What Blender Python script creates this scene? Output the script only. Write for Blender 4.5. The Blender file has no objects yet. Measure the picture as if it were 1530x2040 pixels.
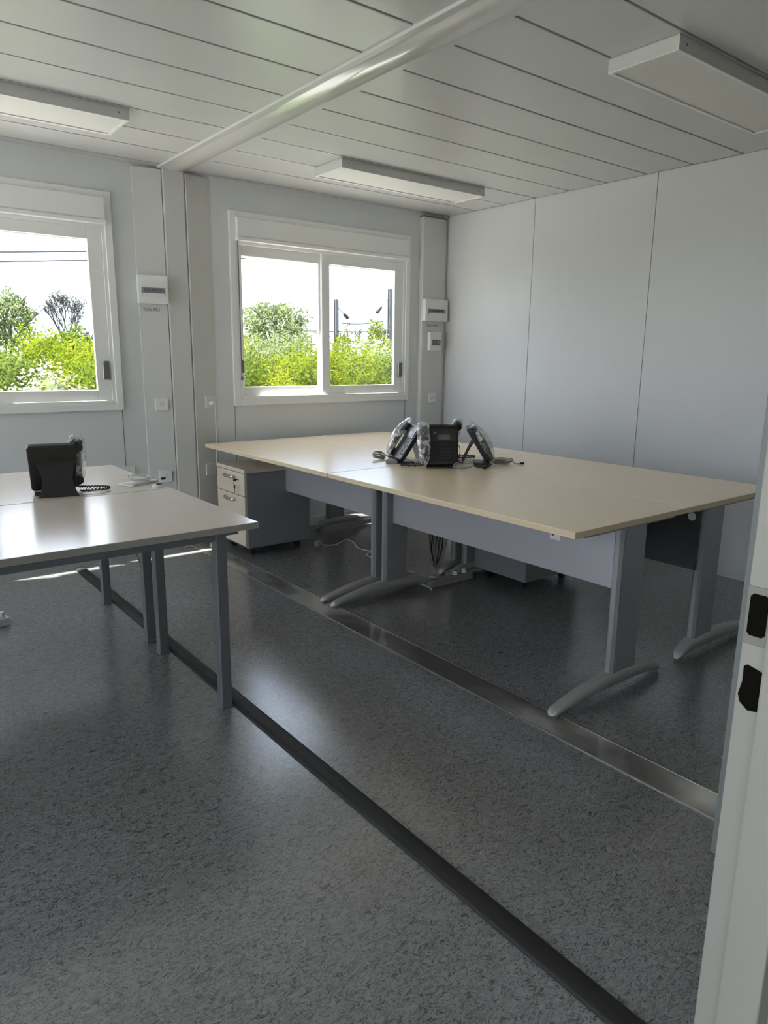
import bpy, bmesh, math, random
import numpy as np
from mathutils import Vector, Matrix
S = bpy.context.scene
C = S.collection
PI = math.pi

# ------------------------------------------------------------------ camera
CAMZ = 1.345
cd = bpy.data.cameras.new('camera'); cam = bpy.data.objects.new('camera', cd); C.objects.link(cam)
yaw, pit, rol, F = 0.663657, -0.215375, 0.01125, 1411.4
fw = Vector((math.sin(yaw)*math.cos(pit), math.cos(yaw)*math.cos(pit), math.sin(pit)))
r0 = Vector((math.cos(yaw), -math.sin(yaw), 0)); u0 = r0.cross(fw)
rr = r0*math.cos(rol)+u0*math.sin(rol); uu = -r0*math.sin(rol)+u0*math.cos(rol)
cam.matrix_world = Matrix(((rr.x, uu.x, -fw.x, 0), (rr.y, uu.y, -fw.y, 0), (rr.z, uu.z, -fw.z, CAMZ), (0, 0, 0, 1)))
cd.sensor_fit = 'VERTICAL'; cd.sensor_height = 24; cd.lens = F/2040*24; cd.clip_start = 0.02; cd.clip_end = 500
S.camera = cam

# ------------------------------------------------------------------ sky, sun, exposure
SKY = 11.0
w = bpy.data.worlds.new('sky'); S.world = w; w.use_nodes = True
nt = w.node_tree; nt.nodes.clear()
def N(nt, t, **k):
    n = nt.nodes.new(t)
    for a, b in k.items():
        if a.startswith('_'): n.inputs[a[1:].replace('_', ' ')].default_value = b
        else: setattr(n, a, b)
    return n
out = N(nt, 'ShaderNodeOutputWorld'); bg = N(nt, 'ShaderNodeBackground'); bg.inputs[1].default_value = SKY
tc = N(nt, 'ShaderNodeTexCoord'); mp = N(nt, 'ShaderNodeMapping'); mp.inputs['Scale'].default_value = (1, 1, 3.2)
nz = N(nt, 'ShaderNodeTexNoise', _Scale=2.2, _Detail=4.0, _Roughness=.5)
cr = N(nt, 'ShaderNodeValToRGB'); e = cr.color_ramp.elements
e[0].position = .36; e[0].color = (.33, .40, .52, 1); e[1].position = .66; e[1].color = (.45, .46, .485, 1)
nt.links.new(tc.outputs['Generated'], mp.inputs[0]); nt.links.new(mp.outputs[0], nz.inputs[0])
nt.links.new(nz.outputs[0], cr.inputs[0]); nt.links.new(cr.outputs[0], bg.inputs[0]); nt.links.new(bg.outputs[0], out.inputs[0])

sd = bpy.data.lights.new('sun', 'SUN'); sun = bpy.data.objects.new('sun', sd); C.objects.link(sun)
sd.energy = 42.0; sd.angle = math.radians(1.0); sd.color = (1, .95, .88)
dvec = Vector((.53, -.168, -1.0)).normalized()
sun.rotation_euler = dvec.to_track_quat('-Z', 'Y').to_euler(); sun.location = (-4, 8, 9)
S.view_settings.view_transform = 'Standard'; S.view_settings.look = 'None'
S.view_settings.exposure = 0.0; S.view_settings.gamma = 1; S.view_settings.use_curve_mapping = False

# ------------------------------------------------------------------ materials
M = {}
def mat(name, col, rough=.5, metal=0.0, spec=.5, noise=None, bump=None, **k):
    m = bpy.data.materials.new(name); m.use_nodes = True; nt = m.node_tree
    b = nt.nodes['Principled BSDF']
    b.inputs['Base Color'].default_value = (*col, 1); b.inputs['Roughness'].default_value = rough
    b.inputs['Metallic'].default_value = metal; b.inputs['Specular IOR Level'].default_value = spec
    for a, v in k.items(): b.inputs[a.replace('_', ' ')].default_value = v
    tc = N(nt, 'ShaderNodeTexCoord')
    if noise:
        sc, amt, stretch = noise
        mp = N(nt, 'ShaderNodeMapping'); mp.inputs['Scale'].default_value = stretch
        nz = N(nt, 'ShaderNodeTexNoise', _Scale=sc, _Detail=5.0)
        mx = N(nt, 'ShaderNodeMix', data_type='RGBA', blend_type='MIX')
        mx.inputs[6].default_value = (*[c*(1-amt) for c in col], 1); mx.inputs[7].default_value = (*[min(1, c*(1+amt)) for c in col], 1)
        nt.links.new(tc.outputs['Object'], mp.inputs[0]); nt.links.new(mp.outputs[0], nz.inputs[0])
        nt.links.new(nz.outputs[0], mx.inputs[0]); nt.links.new(mx.outputs[2], b.inputs['Base Color'])
    if bump:
        sc, st = bump
        nb = N(nt, 'ShaderNodeTexNoise', _Scale=sc, _Detail=3.0); bp = N(nt, 'ShaderNodeBump', _Strength=st, _Distance=.002)
        nt.links.new(tc.outputs['Object'], nb.inputs[0]); nt.links.new(nb.outputs[0], bp.inputs['Height']); nt.links.new(bp.outputs[0], b.inputs['Normal'])
    M[name] = m; return m
mat('ceiling_metal', (.63, .635, .605), .24, 0, .55, noise=(3, .03, (1, 1, 1)), bump=(2.5, .10))
mat('cover_gloss', (.66, .66, .61), .10, 0, .6, bump=(1.6, .25))
mat('groove_dark', (.10, .10, .085), .7)
mat('wall_back', (.71, .73, .725), .42, 0, .4, noise=(2, .03, (1, 1, 1)), bump=(300, .08))
mat('wall_right', (.62, .62, .61), .38, 0, .45, noise=(2, .03, (1, 1, 1)), bump=(260, .12))
mat('seam', (.16, .16, .16), .7)
mat('pillar_white', (.66, .66, .63), .35, 0, .5, bump=(200, .04))
mat('frame_white', (.88, .88, .85), .35, 0, .5, noise=(8, .02, (1, 1, 1)))
mat('plastic_white', (.78, .78, .75), .3, 0, .5, noise=(20, .02, (1, 1, 1)))
mat('handle_grey', (.16, .165, .17), .4)
mat('dark_hole', (.006, .006, .005), 1.0, 0, 0)
mat('desk_wood', (.88, .715, .50), .26, 0, .7, noise=(5, .06, (1, 14, 1)), bump=(60, .03))
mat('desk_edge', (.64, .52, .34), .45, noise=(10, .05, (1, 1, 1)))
mat('table_laminate', (.66, .59, .52), .20, 0, 1.0, noise=(5, .04, (10, 1, 1)), bump=(60, .03))
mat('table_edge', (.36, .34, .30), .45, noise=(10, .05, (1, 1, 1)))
mat('leg_grey', (.19, .195, .205), .38, .3, .5, bump=(500, .05))
mat('desk_steel', (.29, .295, .30), .36, .2, .5, bump=(600, .05))
mat('foot_steel', (.38, .38, .37), .33, .3, .5, bump=(500, .04))
mat('panel_steel', (.40, .40, .42), .42, .25, .5, bump=(500, .05))
mat('panel_dark', (.05, .05, .052), .45)
mat('cabinet_front', (.66, .58, .46), .42, noise=(5, .05, (1, 1, 9)))
mat('cabinet_side', (.24, .245, .26), .45, bump=(400, .04))
mat('chrome', (.62, .60, .58), .28, .9)
mat('black_plastic', (.018, .018, .018), .38, 0, .5, bump=(700, .05))
mat('black_key', (.03, .03, .03), .3)
mat('key_print', (.25, .25, .25), .4)
mat('lcd', (.12, .135, .125), .12, 0, .6)
mat('rubber_dark', (.020, .020, .019), .55, 0, .3, bump=(30, .1))
mat('cable_grey', (.30, .29, .27), .45)
mat('cable_black', (.02, .02, .02), .4)
mat('cable_white', (.72, .71, .69), .4)
mat('paper', (.75, .74, .70), .6)
mat('debris', (.03, .03, .03), .8)
mat('jamb', (.27, .265, .235), .38, 0, .5, noise=(4, .03, (1, 1, 1)))
mat('duct_grey', (.20, .21, .205), .4)
mat('strike_steel', (.22, .215, .19), .4, .5)
mat('diffuser', (.80, .79, .74), .45, 0, .4)
mat('concrete_pole', (.085, .085, .09), .9, 0, .1)
mat('insulator', (.015, .02, .018), .6, 0, .2)
mat('wire', (.04, .04, .05), .8, 0, .1)
mat('bark', (.05, .042, .038), .9, noise=(20, .3, (1, 1, 1)))
mat('gravel', (.36, .355, .34), .9, noise=(30, .25, (1, 1, 1)))  # kept pale so the unseen yard bounces sun onto the ceiling
mat('grass', (.06, .10, .02), .9, noise=(3, .4, (1, 1, 1)))
mat('outside_render', (.5, .5, .48), .8)

# floor: speckled grey-blue vinyl
def floor_mat():
    m = bpy.data.materials.new('floor_vinyl'); m.use_nodes = True; nt = m.node_tree; b = nt.nodes['Principled BSDF']
    tc = N(nt, 'ShaderNodeTexCoord')
    mp = N(nt, 'ShaderNodeMapping'); mp.inputs['Scale'].default_value = (1, 1.9, 1)
    nd = N(nt, 'ShaderNodeTexNoise', _Scale=22.0, _Detail=2.0)
    ad = N(nt, 'ShaderNodeMix', data_type='RGBA', blend_type='LINEAR_LIGHT'); ad.inputs[0].default_value = .035
    v = N(nt, 'ShaderNodeTexNoise', _Scale=62.0, _Detail=3.0, _Roughness=.62, _Distortion=1.8)
    r = N(nt, 'ShaderNodeValToRGB'); e = r.color_ramp.elements
    e[0].position = .36; e[0].color = (.055, .055, .053, 1); e[1].position = .50; e[1].color = (.20, .20, .196, 1)
    x = r.color_ramp.elements.new(.72); x.color = (.275, .275, .28, 1)
    bl = N(nt, 'ShaderNodeTexNoise', _Scale=.9, _Detail=1.0)
    r2 = N(nt, 'ShaderNodeValToRGB'); r2.color_ramp.elements[0].position = .35; r2.color_ramp.elements[0].color = (.9, .9, .88, 1)
    r2.color_ramp.elements[1].position = .65; r2.color_ramp.elements[1].color = (1.0, 1.03, 1.08, 1)
    mu = N(nt, 'ShaderNodeMix', data_type='RGBA', blend_type='MULTIPLY'); mu.inputs[0].default_value = 1
    L = nt.links.new
    L(tc.outputs['Object'], mp.inputs[0]); L(mp.outputs[0], nd.inputs[0]); L(mp.outputs[0], ad.inputs[6]); L(nd.outputs[1], ad.inputs[7])
    L(ad.outputs[2], v.inputs[0]); L(v.outputs[0], r.inputs[0]); L(tc.outputs['Object'], bl.inputs[0]); L(bl.outputs[0], r2.inputs[0])
    L(r.outputs[0], mu.inputs[6]); L(r2.outputs[0], mu.inputs[7]); L(mu.outputs[2], b.inputs['Base Color'])
    rn = N(nt, 'ShaderNodeTexNoise', _Scale=1.1, _Detail=1.0); rm = N(nt, 'ShaderNodeMapRange'); rm.inputs['To Min'].default_value = .17; rm.inputs['To Max'].default_value = .26
    L(tc.outputs['Object'], rn.inputs[0]); L(rn.outputs[0], rm.inputs[0]); L(rm.outputs[0], b.inputs['Roughness'])
    b.inputs['Specular IOR Level'].default_value = 1.0
    n2 = N(nt, 'ShaderNodeTexNoise', _Scale=7.0, _Detail=2.0); bp = N(nt, 'ShaderNodeBump', _Strength=.05, _Distance=.004)
    L(tc.outputs['Object'], n2.inputs[0]); L(n2.outputs[0], bp.inputs['Height']); L(bp.outputs[0], b.inputs['Normal'])
    M['floor'] = m
floor_mat()
def strip_mat():
    m = bpy.data.materials.new('metal_strip'); m.use_nodes = True; nt = m.node_tree; b = nt.nodes['Principled BSDF']
    tc = N(nt, 'ShaderNodeTexCoord'); mp = N(nt, 'ShaderNodeMapping'); mp.inputs['Scale'].default_value = (1.5, 1, 1)
    n = N(nt, 'ShaderNodeTexNoise', _Scale=1.7, _Detail=6.0, _Roughness=.45)
    r = N(nt, 'ShaderNodeValToRGB'); e = r.color_ramp.elements
    e[0].position = .44; e[0].color = (.20, .195, .18, 1); e[1].position = .58; e[1].color = (.62, .61, .56, 1)
    x = e.new(.53); x.color = (.38, .375, .355, 1)
    L = nt.links.new
    L(tc.outputs['Object'], mp.inputs[0]); L(mp.outputs[0], n.inputs[0]); L(n.outputs[0], r.inputs[0]); L(r.outputs[0], b.inputs['Base Color'])
    b.inputs['Roughness'].default_value = .12; b.inputs['Metallic'].default_value = .5
    n2 = N(nt, 'ShaderNodeTexNoise', _Scale=9.0, _Detail=2.0); bp = N(nt, 'ShaderNodeBump', _Strength=.10, _Distance=.003)
    L(tc.outputs['Object'], n2.inputs[0]); L(n2.outputs[0], bp.inputs['Height']); L(bp.outputs[0], b.inputs['Normal'])
    M['strip'] = m
strip_mat()
def glass_mat(name, gl=.06, tint=(.97, .98, .98), rough=.0, milk=0.0):
    m = bpy.data.materials.new(name); m.use_nodes = True; nt = m.node_tree; nt.nodes.remove(nt.nodes['Principled BSDF'])
    o = nt.nodes['Material Output']; t = N(nt, 'ShaderNodeBsdfTransparent'); t.inputs[0].default_value = (*tint, 1)
    g = N(nt, 'ShaderNodeBsdfGlossy'); g.inputs['Roughness'].default_value = rough; g.inputs['Color'].default_value = (.95, .95, .95, 1)
    fr = N(nt, 'ShaderNodeLayerWeight'); fr.inputs[0].default_value = .25
    mr = N(nt, 'ShaderNodeMapRange'); mr.inputs['To Min'].default_value = gl; mr.inputs['To Max'].default_value = min(1, gl*8)
    mx = N(nt, 'ShaderNodeMixShader'); L = nt.links.new
    L(fr.outputs['Facing'], mr.inputs[0]); L(mr.outputs[0], mx.inputs[0]); L(t.outputs[0], mx.inputs[1]); L(g.outputs[0], mx.inputs[2])
    if milk:
        d = N(nt, 'ShaderNodeBsdfTranslucent'); d.inputs[0].default_value = (.9, .9, .9, 1); d2 = N(nt, 'ShaderNodeBsdfDiffuse'); d2.inputs[0].default_value = (.85, .85, .85, 1)
        a = N(nt, 'ShaderNodeAddShader'); L(d.outputs[0], a.inputs[0]); L(d2.outputs[0], a.inputs[1])
        m2 = N(nt, 'ShaderNodeMixShader'); m2.inputs[0].default_value = milk
        tcx = N(nt, 'ShaderNodeTexCoord'); wv = N(nt, 'ShaderNodeTexNoise', _Scale=26.0, _Detail=4.0, _Distortion=1.2); mrr = N(nt, 'ShaderNodeValToRGB')
        mrr.color_ramp.elements[0].position = .48; mrr.color_ramp.elements[0].color = (milk*.25,)*3+(1,); mrr.color_ramp.elements[1].position = .62; mrr.color_ramp.elements[1].color = (min(1, milk*3),)*3+(1,)
        L(tcx.outputs['Object'], wv.inputs[0]); L(wv.outputs[0], mrr.inputs[0]); L(mrr.outputs[0], m2.inputs[0])
        L(mx.outputs[0], m2.inputs[1]); L(d2.outputs[0], m2.inputs[2]); L(m2.outputs[0], o.inputs[0])
    else: L(mx.outputs[0], o.inputs[0])
    M[name] = m
glass_mat('pane_glass', .035)
glass_mat('plastic_film', .08, rough=.16, milk=.21)
def leaf_mat(name, c1, c2, tr=.35):
    m = bpy.data.materials.new(name); m.use_nodes = True; nt = m.node_tree; nt.nodes.remove(nt.nodes['Principled BSDF'])
    o = nt.nodes['Material Output']; g = N(nt, 'ShaderNodeTexCoord'); n = N(nt, 'ShaderNodeTexNoise', _Scale=2.6, _Detail=5.0, _Roughness=.7)
    r = N(nt, 'ShaderNodeValToRGB'); r.color_ramp.elements[0].position = .38; r.color_ramp.elements[0].color = (*c1, 1)
    r.color_ramp.elements[1].position = .62; r.color_ramp.elements[1].color = (*c2, 1)
    d = N(nt, 'ShaderNodeBsdfDiffuse'); t = N(nt, 'ShaderNodeBsdfTranslucent'); mx = N(nt, 'ShaderNodeMixShader'); mx.inputs[0].default_value = tr
    L = nt.links.new
    L(g.outputs['Object'], n.inputs[0]); L(n.outputs[0], r.inputs[0]); L(r.outputs[0], d.inputs[0]); L(r.outputs[0], t.inputs[0])
    L(d.outputs[0], mx.inputs[1]); L(t.outputs[0], mx.inputs[2]); L(mx.outputs[0], o.inputs[0]); M[name] = m
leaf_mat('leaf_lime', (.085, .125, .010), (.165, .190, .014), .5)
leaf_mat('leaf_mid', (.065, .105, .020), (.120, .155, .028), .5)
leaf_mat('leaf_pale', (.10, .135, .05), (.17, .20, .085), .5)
leaf_mat('leaf_grey', (.045, .05, .045), (.085, .085, .075))
leaf_mat('blossom', (.20, .20, .13), (.34, .32, .26))

# ------------------------------------------------------------------ helpers
class MB:
    def __init__(s): s.bm = bmesh.new()
    def box(s, x0, x1, y0, y1, z0, z1, T=None):
        vs = [s.bm.verts.new(v) for v in ((x0, y0, z0), (x1, y0, z0), (x1, y1, z0), (x0, y1, z0), (x0, y0, z1), (x1, y0, z1), (x1, y1, z1), (x0, y1, z1))]
        for f in ((3, 2, 1, 0), (4, 5, 6, 7), (0, 1, 5, 4), (1, 2, 6, 5), (2, 3, 7, 6), (3, 0, 4, 7)): s.bm.faces.new([vs[i] for i in f])
        if T:
            for v in vs: v.co = T(v.co)
        return s
    def ring(s, x0, x1, z0, z1, wd, y0, y1, wt=None, wb=None):
        wt = wt or wd; wb = wb or wd
        s.box(x0, x0+wd, y0, y1, z0, z1); s.box(x1-wd, x1, y0, y1, z0, z1)
        s.box(x0+wd, x1-wd, y0, y1, z1-wt, z1); s.box(x0+wd, x1-wd, y0, y1, z0, z0+wb); return s
    def prism(s, pts, axis, a, b):
        def mk(p, t):
            return {'x': (t, p[0], p[1]), 'y': (p[0], t, p[1]), 'z': (p[0], p[1], t)}[axis]
        A = [s.bm.verts.new(mk(p, a)) for p in pts]; B = [s.bm.verts.new(mk(p, b)) for p in pts]; n = len(pts)
        s.bm.faces.new(A[::-1]); s.bm.faces.new(B)
        for i in range(n): s.bm.faces.new((A[i], A[(i+1) % n], B[(i+1) % n], B[i]))
        return s
    def tube(s, pts, r, n=8, rs=None, sy=1.0):
        pts = [Vector(p) for p in pts]; rings = []
        up = Vector((0, 0, 1)); prev = None
        for i, p in enumerate(pts):
            t = (pts[min(i+1, len(pts)-1)]-pts[max(i-1, 0)]).normalized()
            if prev is None:
                a = up if abs(t.z) < .95 else Vector((1, 0, 0)); nx = t.cross(a).normalized()
            else: nx = (prev-t*prev.dot(t)).normalized()
            prev = nx; ny = t.cross(nx); R = rs[i] if rs else r
            rings.append([s.bm.verts.new(p+nx*math.cos(2*PI*k/n)*R+ny*math.sin(2*PI*k/n)*R*sy) for k in range(n)])
        for A, B in zip(rings, rings[1:]):
            for k in range(n): s.bm.faces.new((A[k], A[(k+1) % n], B[(k+1) % n], B[k]))
        s.bm.faces.new(rings[0][::-1]); s.bm.faces.new(rings[-1]); return s
    def cyl(s, c, r, z0, z1, n=20, r2=None):
        r2 = r if r2 is None else r2
        return s.tube([(c[0], c[1], z0), (c[0], c[1], z1)], r, n, rs=[r, r2])
    def build(s, name, m, parent=None, bevel=0, smooth=False, seg=2, loc=None):
        bmesh.ops.recalc_face_normals(s.bm, faces=s.bm.faces[:])
        me = bpy.data.meshes.new(name)
        if bevel:
            ed = [e for e in s.bm.edges if len(e.link_faces) == 2 and e.calc_face_angle(0) > .6]
            bmesh.ops.bevel(s.bm, geom=ed, offset=bevel, segments=seg, affect='EDGES', profile=.5, clamp_overlap=True)
        if smooth:
            for f in s.bm.faces: f.smooth = True
        s.bm.to_mesh(me); s.bm.free()
        if smooth: me.set_sharp_from_angle(angle=math.radians(45))
        me.materials.append(M[m] if isinstance(m, str) else m)
        o = bpy.data.objects.new(name, me); C.objects.link(o)
        if parent: o.parent = parent
        if loc: o.location = loc
        if name in STUFF: o['kind'] = 'stuff'
        return o
    def build_each(s, name, m, parent, bevel=0, smooth=False):
        """one object for every separate piece"""
        seen = set(); out = []
        for v0 in s.bm.verts:
            if v0 in seen: continue
            st_ = [v0]; isl = []; seen.add(v0)
            while st_:
                v = st_.pop(); isl.append(v)
                for e in v.link_edges:
                    q = e.other_vert(v)
                    if q not in seen: seen.add(q); st_.append(q)
            n = MB(); mp_ = {v: n.bm.verts.new(v.co) for v in isl}; fs = set(f for v in isl for f in v.link_faces)
            for f in fs: n.bm.faces.new([mp_[v] for v in f.verts])
            out.append(n.build(name, m, parent, bevel, smooth))
        s.bm.free(); return out
STUFF = {'key_print', 'keypad', 'pin_holes', 'breaker_switches', 'print', 'outlets', 'ribs'}
def tag(o, label=None, cat=None, group=None, kind=None):
    if label: o['label'] = label
    if cat: o['category'] = cat
    if group: o['group'] = group
    if kind: o['kind'] = kind
    return o
def empty(name, loc=(0, 0, 0), rz=0, **k):
    o = bpy.data.objects.new(name, None); C.objects.link(o); o.location = loc; o.rotation_euler = (0, 0, rz); o.empty_display_size = .1
    tag(o, **k); return o
def copy_tree(o, parent=None):
    c = o.copy(); C.objects.link(c)
    if parent: c.parent = parent
    for ch in list(o.children): copy_tree(ch, c)
    return c
def spline(pts, n=8):
    P = [Vector(p) for p in pts]; P = [P[0]*2-P[1]]+P+[P[-1]*2-P[-2]]; o = []
    for i in range(1, len(P)-2):
        for k in range(n):
            t = k/n; a, b, c, d = P[i-1], P[i], P[i+1], P[i+2]
            o.append(.5*((2*b)+(-a+c)*t+(2*a-5*b+4*c-d)*t*t+(-a+3*b-3*c+d)*t**3))
    o.append(P[-2]); return o
def lettering(txt, size, loc, rot, m, parent):
    c = bpy.data.curves.new('lettering', 'FONT'); c.body = txt; c.size = size; c.extrude = .0003; c.align_x = 'CENTER'; c.align_y = 'CENTER'
    o = bpy.data.objects.new('lettering', c); C.objects.link(o); o.location = loc; o.rotation_euler = rot; 
    bpy.context.view_layer.update(); me = bpy.data.meshes.new_from_object(o); bpy.data.objects.remove(o)
    o = bpy.data.objects.new('lettering', me); C.objects.link(o); o.location = loc; o.rotation_euler = rot; me.materials.clear(); me.materials.append(M[m]); o.parent = parent; o['kind'] = 'stuff'; return o

# ------------------------------------------------------------------ setting
ZC, YW, YO, XR, XL, YF = 2.52, 4.79, 4.83, 4.38, -2.95, .42
f = MB().box(XL-.1, XR+.1, -2.2, YO, -.06, 0).build('floor', 'floor'); tag(f, kind='structure', label='speckled blue grey vinyl floor with a dull shine')

# ceiling with planks
cl = MB().box(XL-.1, XR+.1, -2.2, YO, ZC+.02, ZC+.10).build('ceiling', 'groove_dark'); tag(cl, kind='structure', label='ceiling of long white metal planks with dark joints')
def plank_mesh(L):
    b = MB(); W = .309-.011
    # slightly dished plank with turned edges
    pts = [(0, .012), (0, .001), (.004, 0), (W-.004, 0), (W, .001), (W, .012)]
    b.prism([(p[0], p[1]) for p in pts], 'x', 0, L)
    return b
seams = [2.249-.3105*k for k in range(-8, 8)]
def bay(x0, x1, off, y_lo=YF):
    proto = None
    for s_ in seams:
        a = s_+off+.0055
        if a+.298 < y_lo or a > YW: continue
        if a+.298 > YW or a < y_lo:
            lo, hi = max(a, y_lo+.002), min(a+.298, YW-.002)
            if hi-lo < .02: continue
            o = MB().box(x0, x1, lo, hi, ZC, ZC+.012).build('ceiling_plank', 'ceiling_metal', cl)
        elif proto is None:
            proto = o = plank_mesh(x1-x0).build('ceiling_plank', 'ceiling_metal', cl, loc=(x0, a, ZC))
        else:
            o = proto.copy(); C.objects.link(o); o.location = (x0, a, ZC)
bay(2.075, XR-.004, 0); bay(-.55, 1.845, .277-.3105*0-.31+.31); bay(XL, -.76, 0)
MB().box(2.03, 2.075, YF, YW, ZC-.0005, ZC+.012).build('ceiling_edge', 'ceiling_metal', cl)
MB().box(-.80, -.76, YF, YW, ZC-.0005, ZC+.012).build('ceiling_edge', 'ceiling_metal', cl)
MB().box(XL, XR, -2.1, YF-.08, ZC, ZC+.012).build('corridor_ceiling', 'ceiling_metal', cl)
def beam(x0, name):
    b = MB(); n = 12; pts = []
    for i in range(n+1):
        t = i/n; pts.append((x0+.035+t*.155, ZC-.004-.012*math.sin(PI*t)))
    pts += [(x0+.19, ZC+.012), (x0+.035, ZC+.012)]
    b.prism(pts, 'y', YF, YW-.03)
    o = b.build(name, 'cover_gloss', smooth=True); tag(o, kind='structure')
    MB().box(x0, x0+.034, YF, YW-.03, ZC-.012, ZC+.012).build('edge_lip', 'ceiling_metal', o, bevel=.003)
    return o
tag(beam(1.845, 'trim_1'), label='glossy white convex cover strip along the ceiling joint')
tag(beam(-.63, 'trim_2'), label='second white cover strip beyond the left of the view')

# window wall
def wall_back():
    b = MB(); xs = []
    holes = [(2.385, 3.945), (-.055, 1.505), (-2.495, -.935)]  # leftmost hole is for the added third window
    xl = XL-.1
    for h in sorted(holes): b.box(xl, h[0], YW, YO, 0, ZC+.02); xl = h[1]
    b.box(xl, XR+.1, YW, YO, 0, ZC+.02)
    for h in holes: b.box(h[0], h[1], YW, YO, 0, 1.02); b.box(h[0], h[1], YW, YO, 2.29, ZC+.02)
    o = b.build('wall_back', 'wall_back'); tag(o, kind='structure', label='pale grey panel wall with the windows')
    for i, (x, z) in enumerate(((2.35, .985), (3.962, .985), (1.537, .985), (-.09, .985))):
        MB().box(x-.002, x+.002, YW-.0015, YW+.001, .06, z).build('panel_joint', 'seam', o)
    return o
wb = wall_back()
bb = MB().box(XL, 1.70, YW-.012, YW, 0, .07).box(2.2, 4.09, YW-.012, YW, 0, .07).build('baseboard_back', 'wall_back'); tag(bb, kind='structure', label='low pale skirting under the windows')

# right wall in 1 m panels
wr = MB().box(XR+.02, XR+.08, YF-.08, YO, 0, ZC+.02).build('wall_right', 'seam'); tag(wr, kind='structure', label='pale grey right wall of tall smooth panels')
ys = [4.79, 3.799, 2.789, 1.779, .769, .34]
for a, b_ in zip(ys[1:], ys[:-1]):
    MB().box(XR, XR+.02, a+.0017, b_-.0017, .0, ZC).build('wall_panel', 'wall_right', wr, bevel=.0012, seg=1)
wl = MB().box(XL-.08, XL, YF-.08, 2.0, 0, ZC+.02).box(XL-.08, XL, 4.6, YO, 0, ZC+.02).box(XL-.08, XL, 2.0, 4.6, 0, .45).box(XL-.08, XL, 2.0, 4.6, 2.35, ZC+.02).build('wall_left', 'wall_back'); tag(wl, kind='structure', label='pale grey left wall outside the view, opening added for daylight')  # wide unseen opening added to let more daylight in
wf = MB().box(XL-.08, .02, YF-.08, YF, 0, ZC+.02).box(1.0, XR+.02, YF-.08, YF, 0, ZC+.02).box(.02, 1.0, YF-.08, YF, 2.1, ZC+.02).build('wall_front', 'wall_right'); tag(wf, kind='structure', label='pale wall with the doorway the picture is taken from')
# corridor outside the doorway, its high opening added to light the jamb
cw = MB().box(XL-.1, -1.9, -1.6, -1.5, 0, ZC).box(-.3, XR+.1, -1.6, -1.5, 0, ZC).box(-1.9, -.3, -1.6, -1.5, 0, 1.6).box(XR, XR+.1, -1.5, YF-.08, 0, ZC).build('wall_corridor', 'wall_back'); tag(cw, kind='structure', label='corridor walls behind the doorway, opening added for light')

# door jamb with strike holes
dj = MB().box(.97, 1.0, .388, .424, 0, 2.1).build('door_1', 'jamb', bevel=.002); tag(dj, kind='structure', label='pale metal door jamb at the right edge with two strike holes')
MB().box(.958, 1.0, .33, .388, 0, 2.1).build('jamb_stop', 'jamb', dj, bevel=.003)
MB().box(.9685, .9705, .3885, .4235, .962, 1.045).build('strike_plate', 'strike_steel', dj, bevel=.0006)
def hole(y0, y1, z0, z1, x):
    b = MB(); c = .004
    b.prism([(y0+c, z0), (y1-c, z0), (y1, z0+c), (y1, z1-c), (y1-c, z1), (y0+c, z1), (y0, z1-c), (y0, z0+c)], 'x', x-.0008, x+.002)
    return b.build('strike_hole', 'dark_hole', dj)
hole(.394, .4185, .975, 1.035, .968)
b = MB(); b.prism([(.389, .868), (.405, .865), (.4165, .874), (.420, .885), (.416, .905), (.4165, .928), (.412, .9315), (.391, .926), (.388, .918)], 'x', .9685, .9715); b.build('strike_hole', 'dark_hole', dj)

# service duct column on the front wall, foot of the metal strip
dc = MB().box(1.80, 2.09, YF, .80, 0, ZC).build('trim_3', 'duct_grey', bevel=.002); tag(dc, kind='structure', label='narrow grey duct column beside the doorway')

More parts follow.
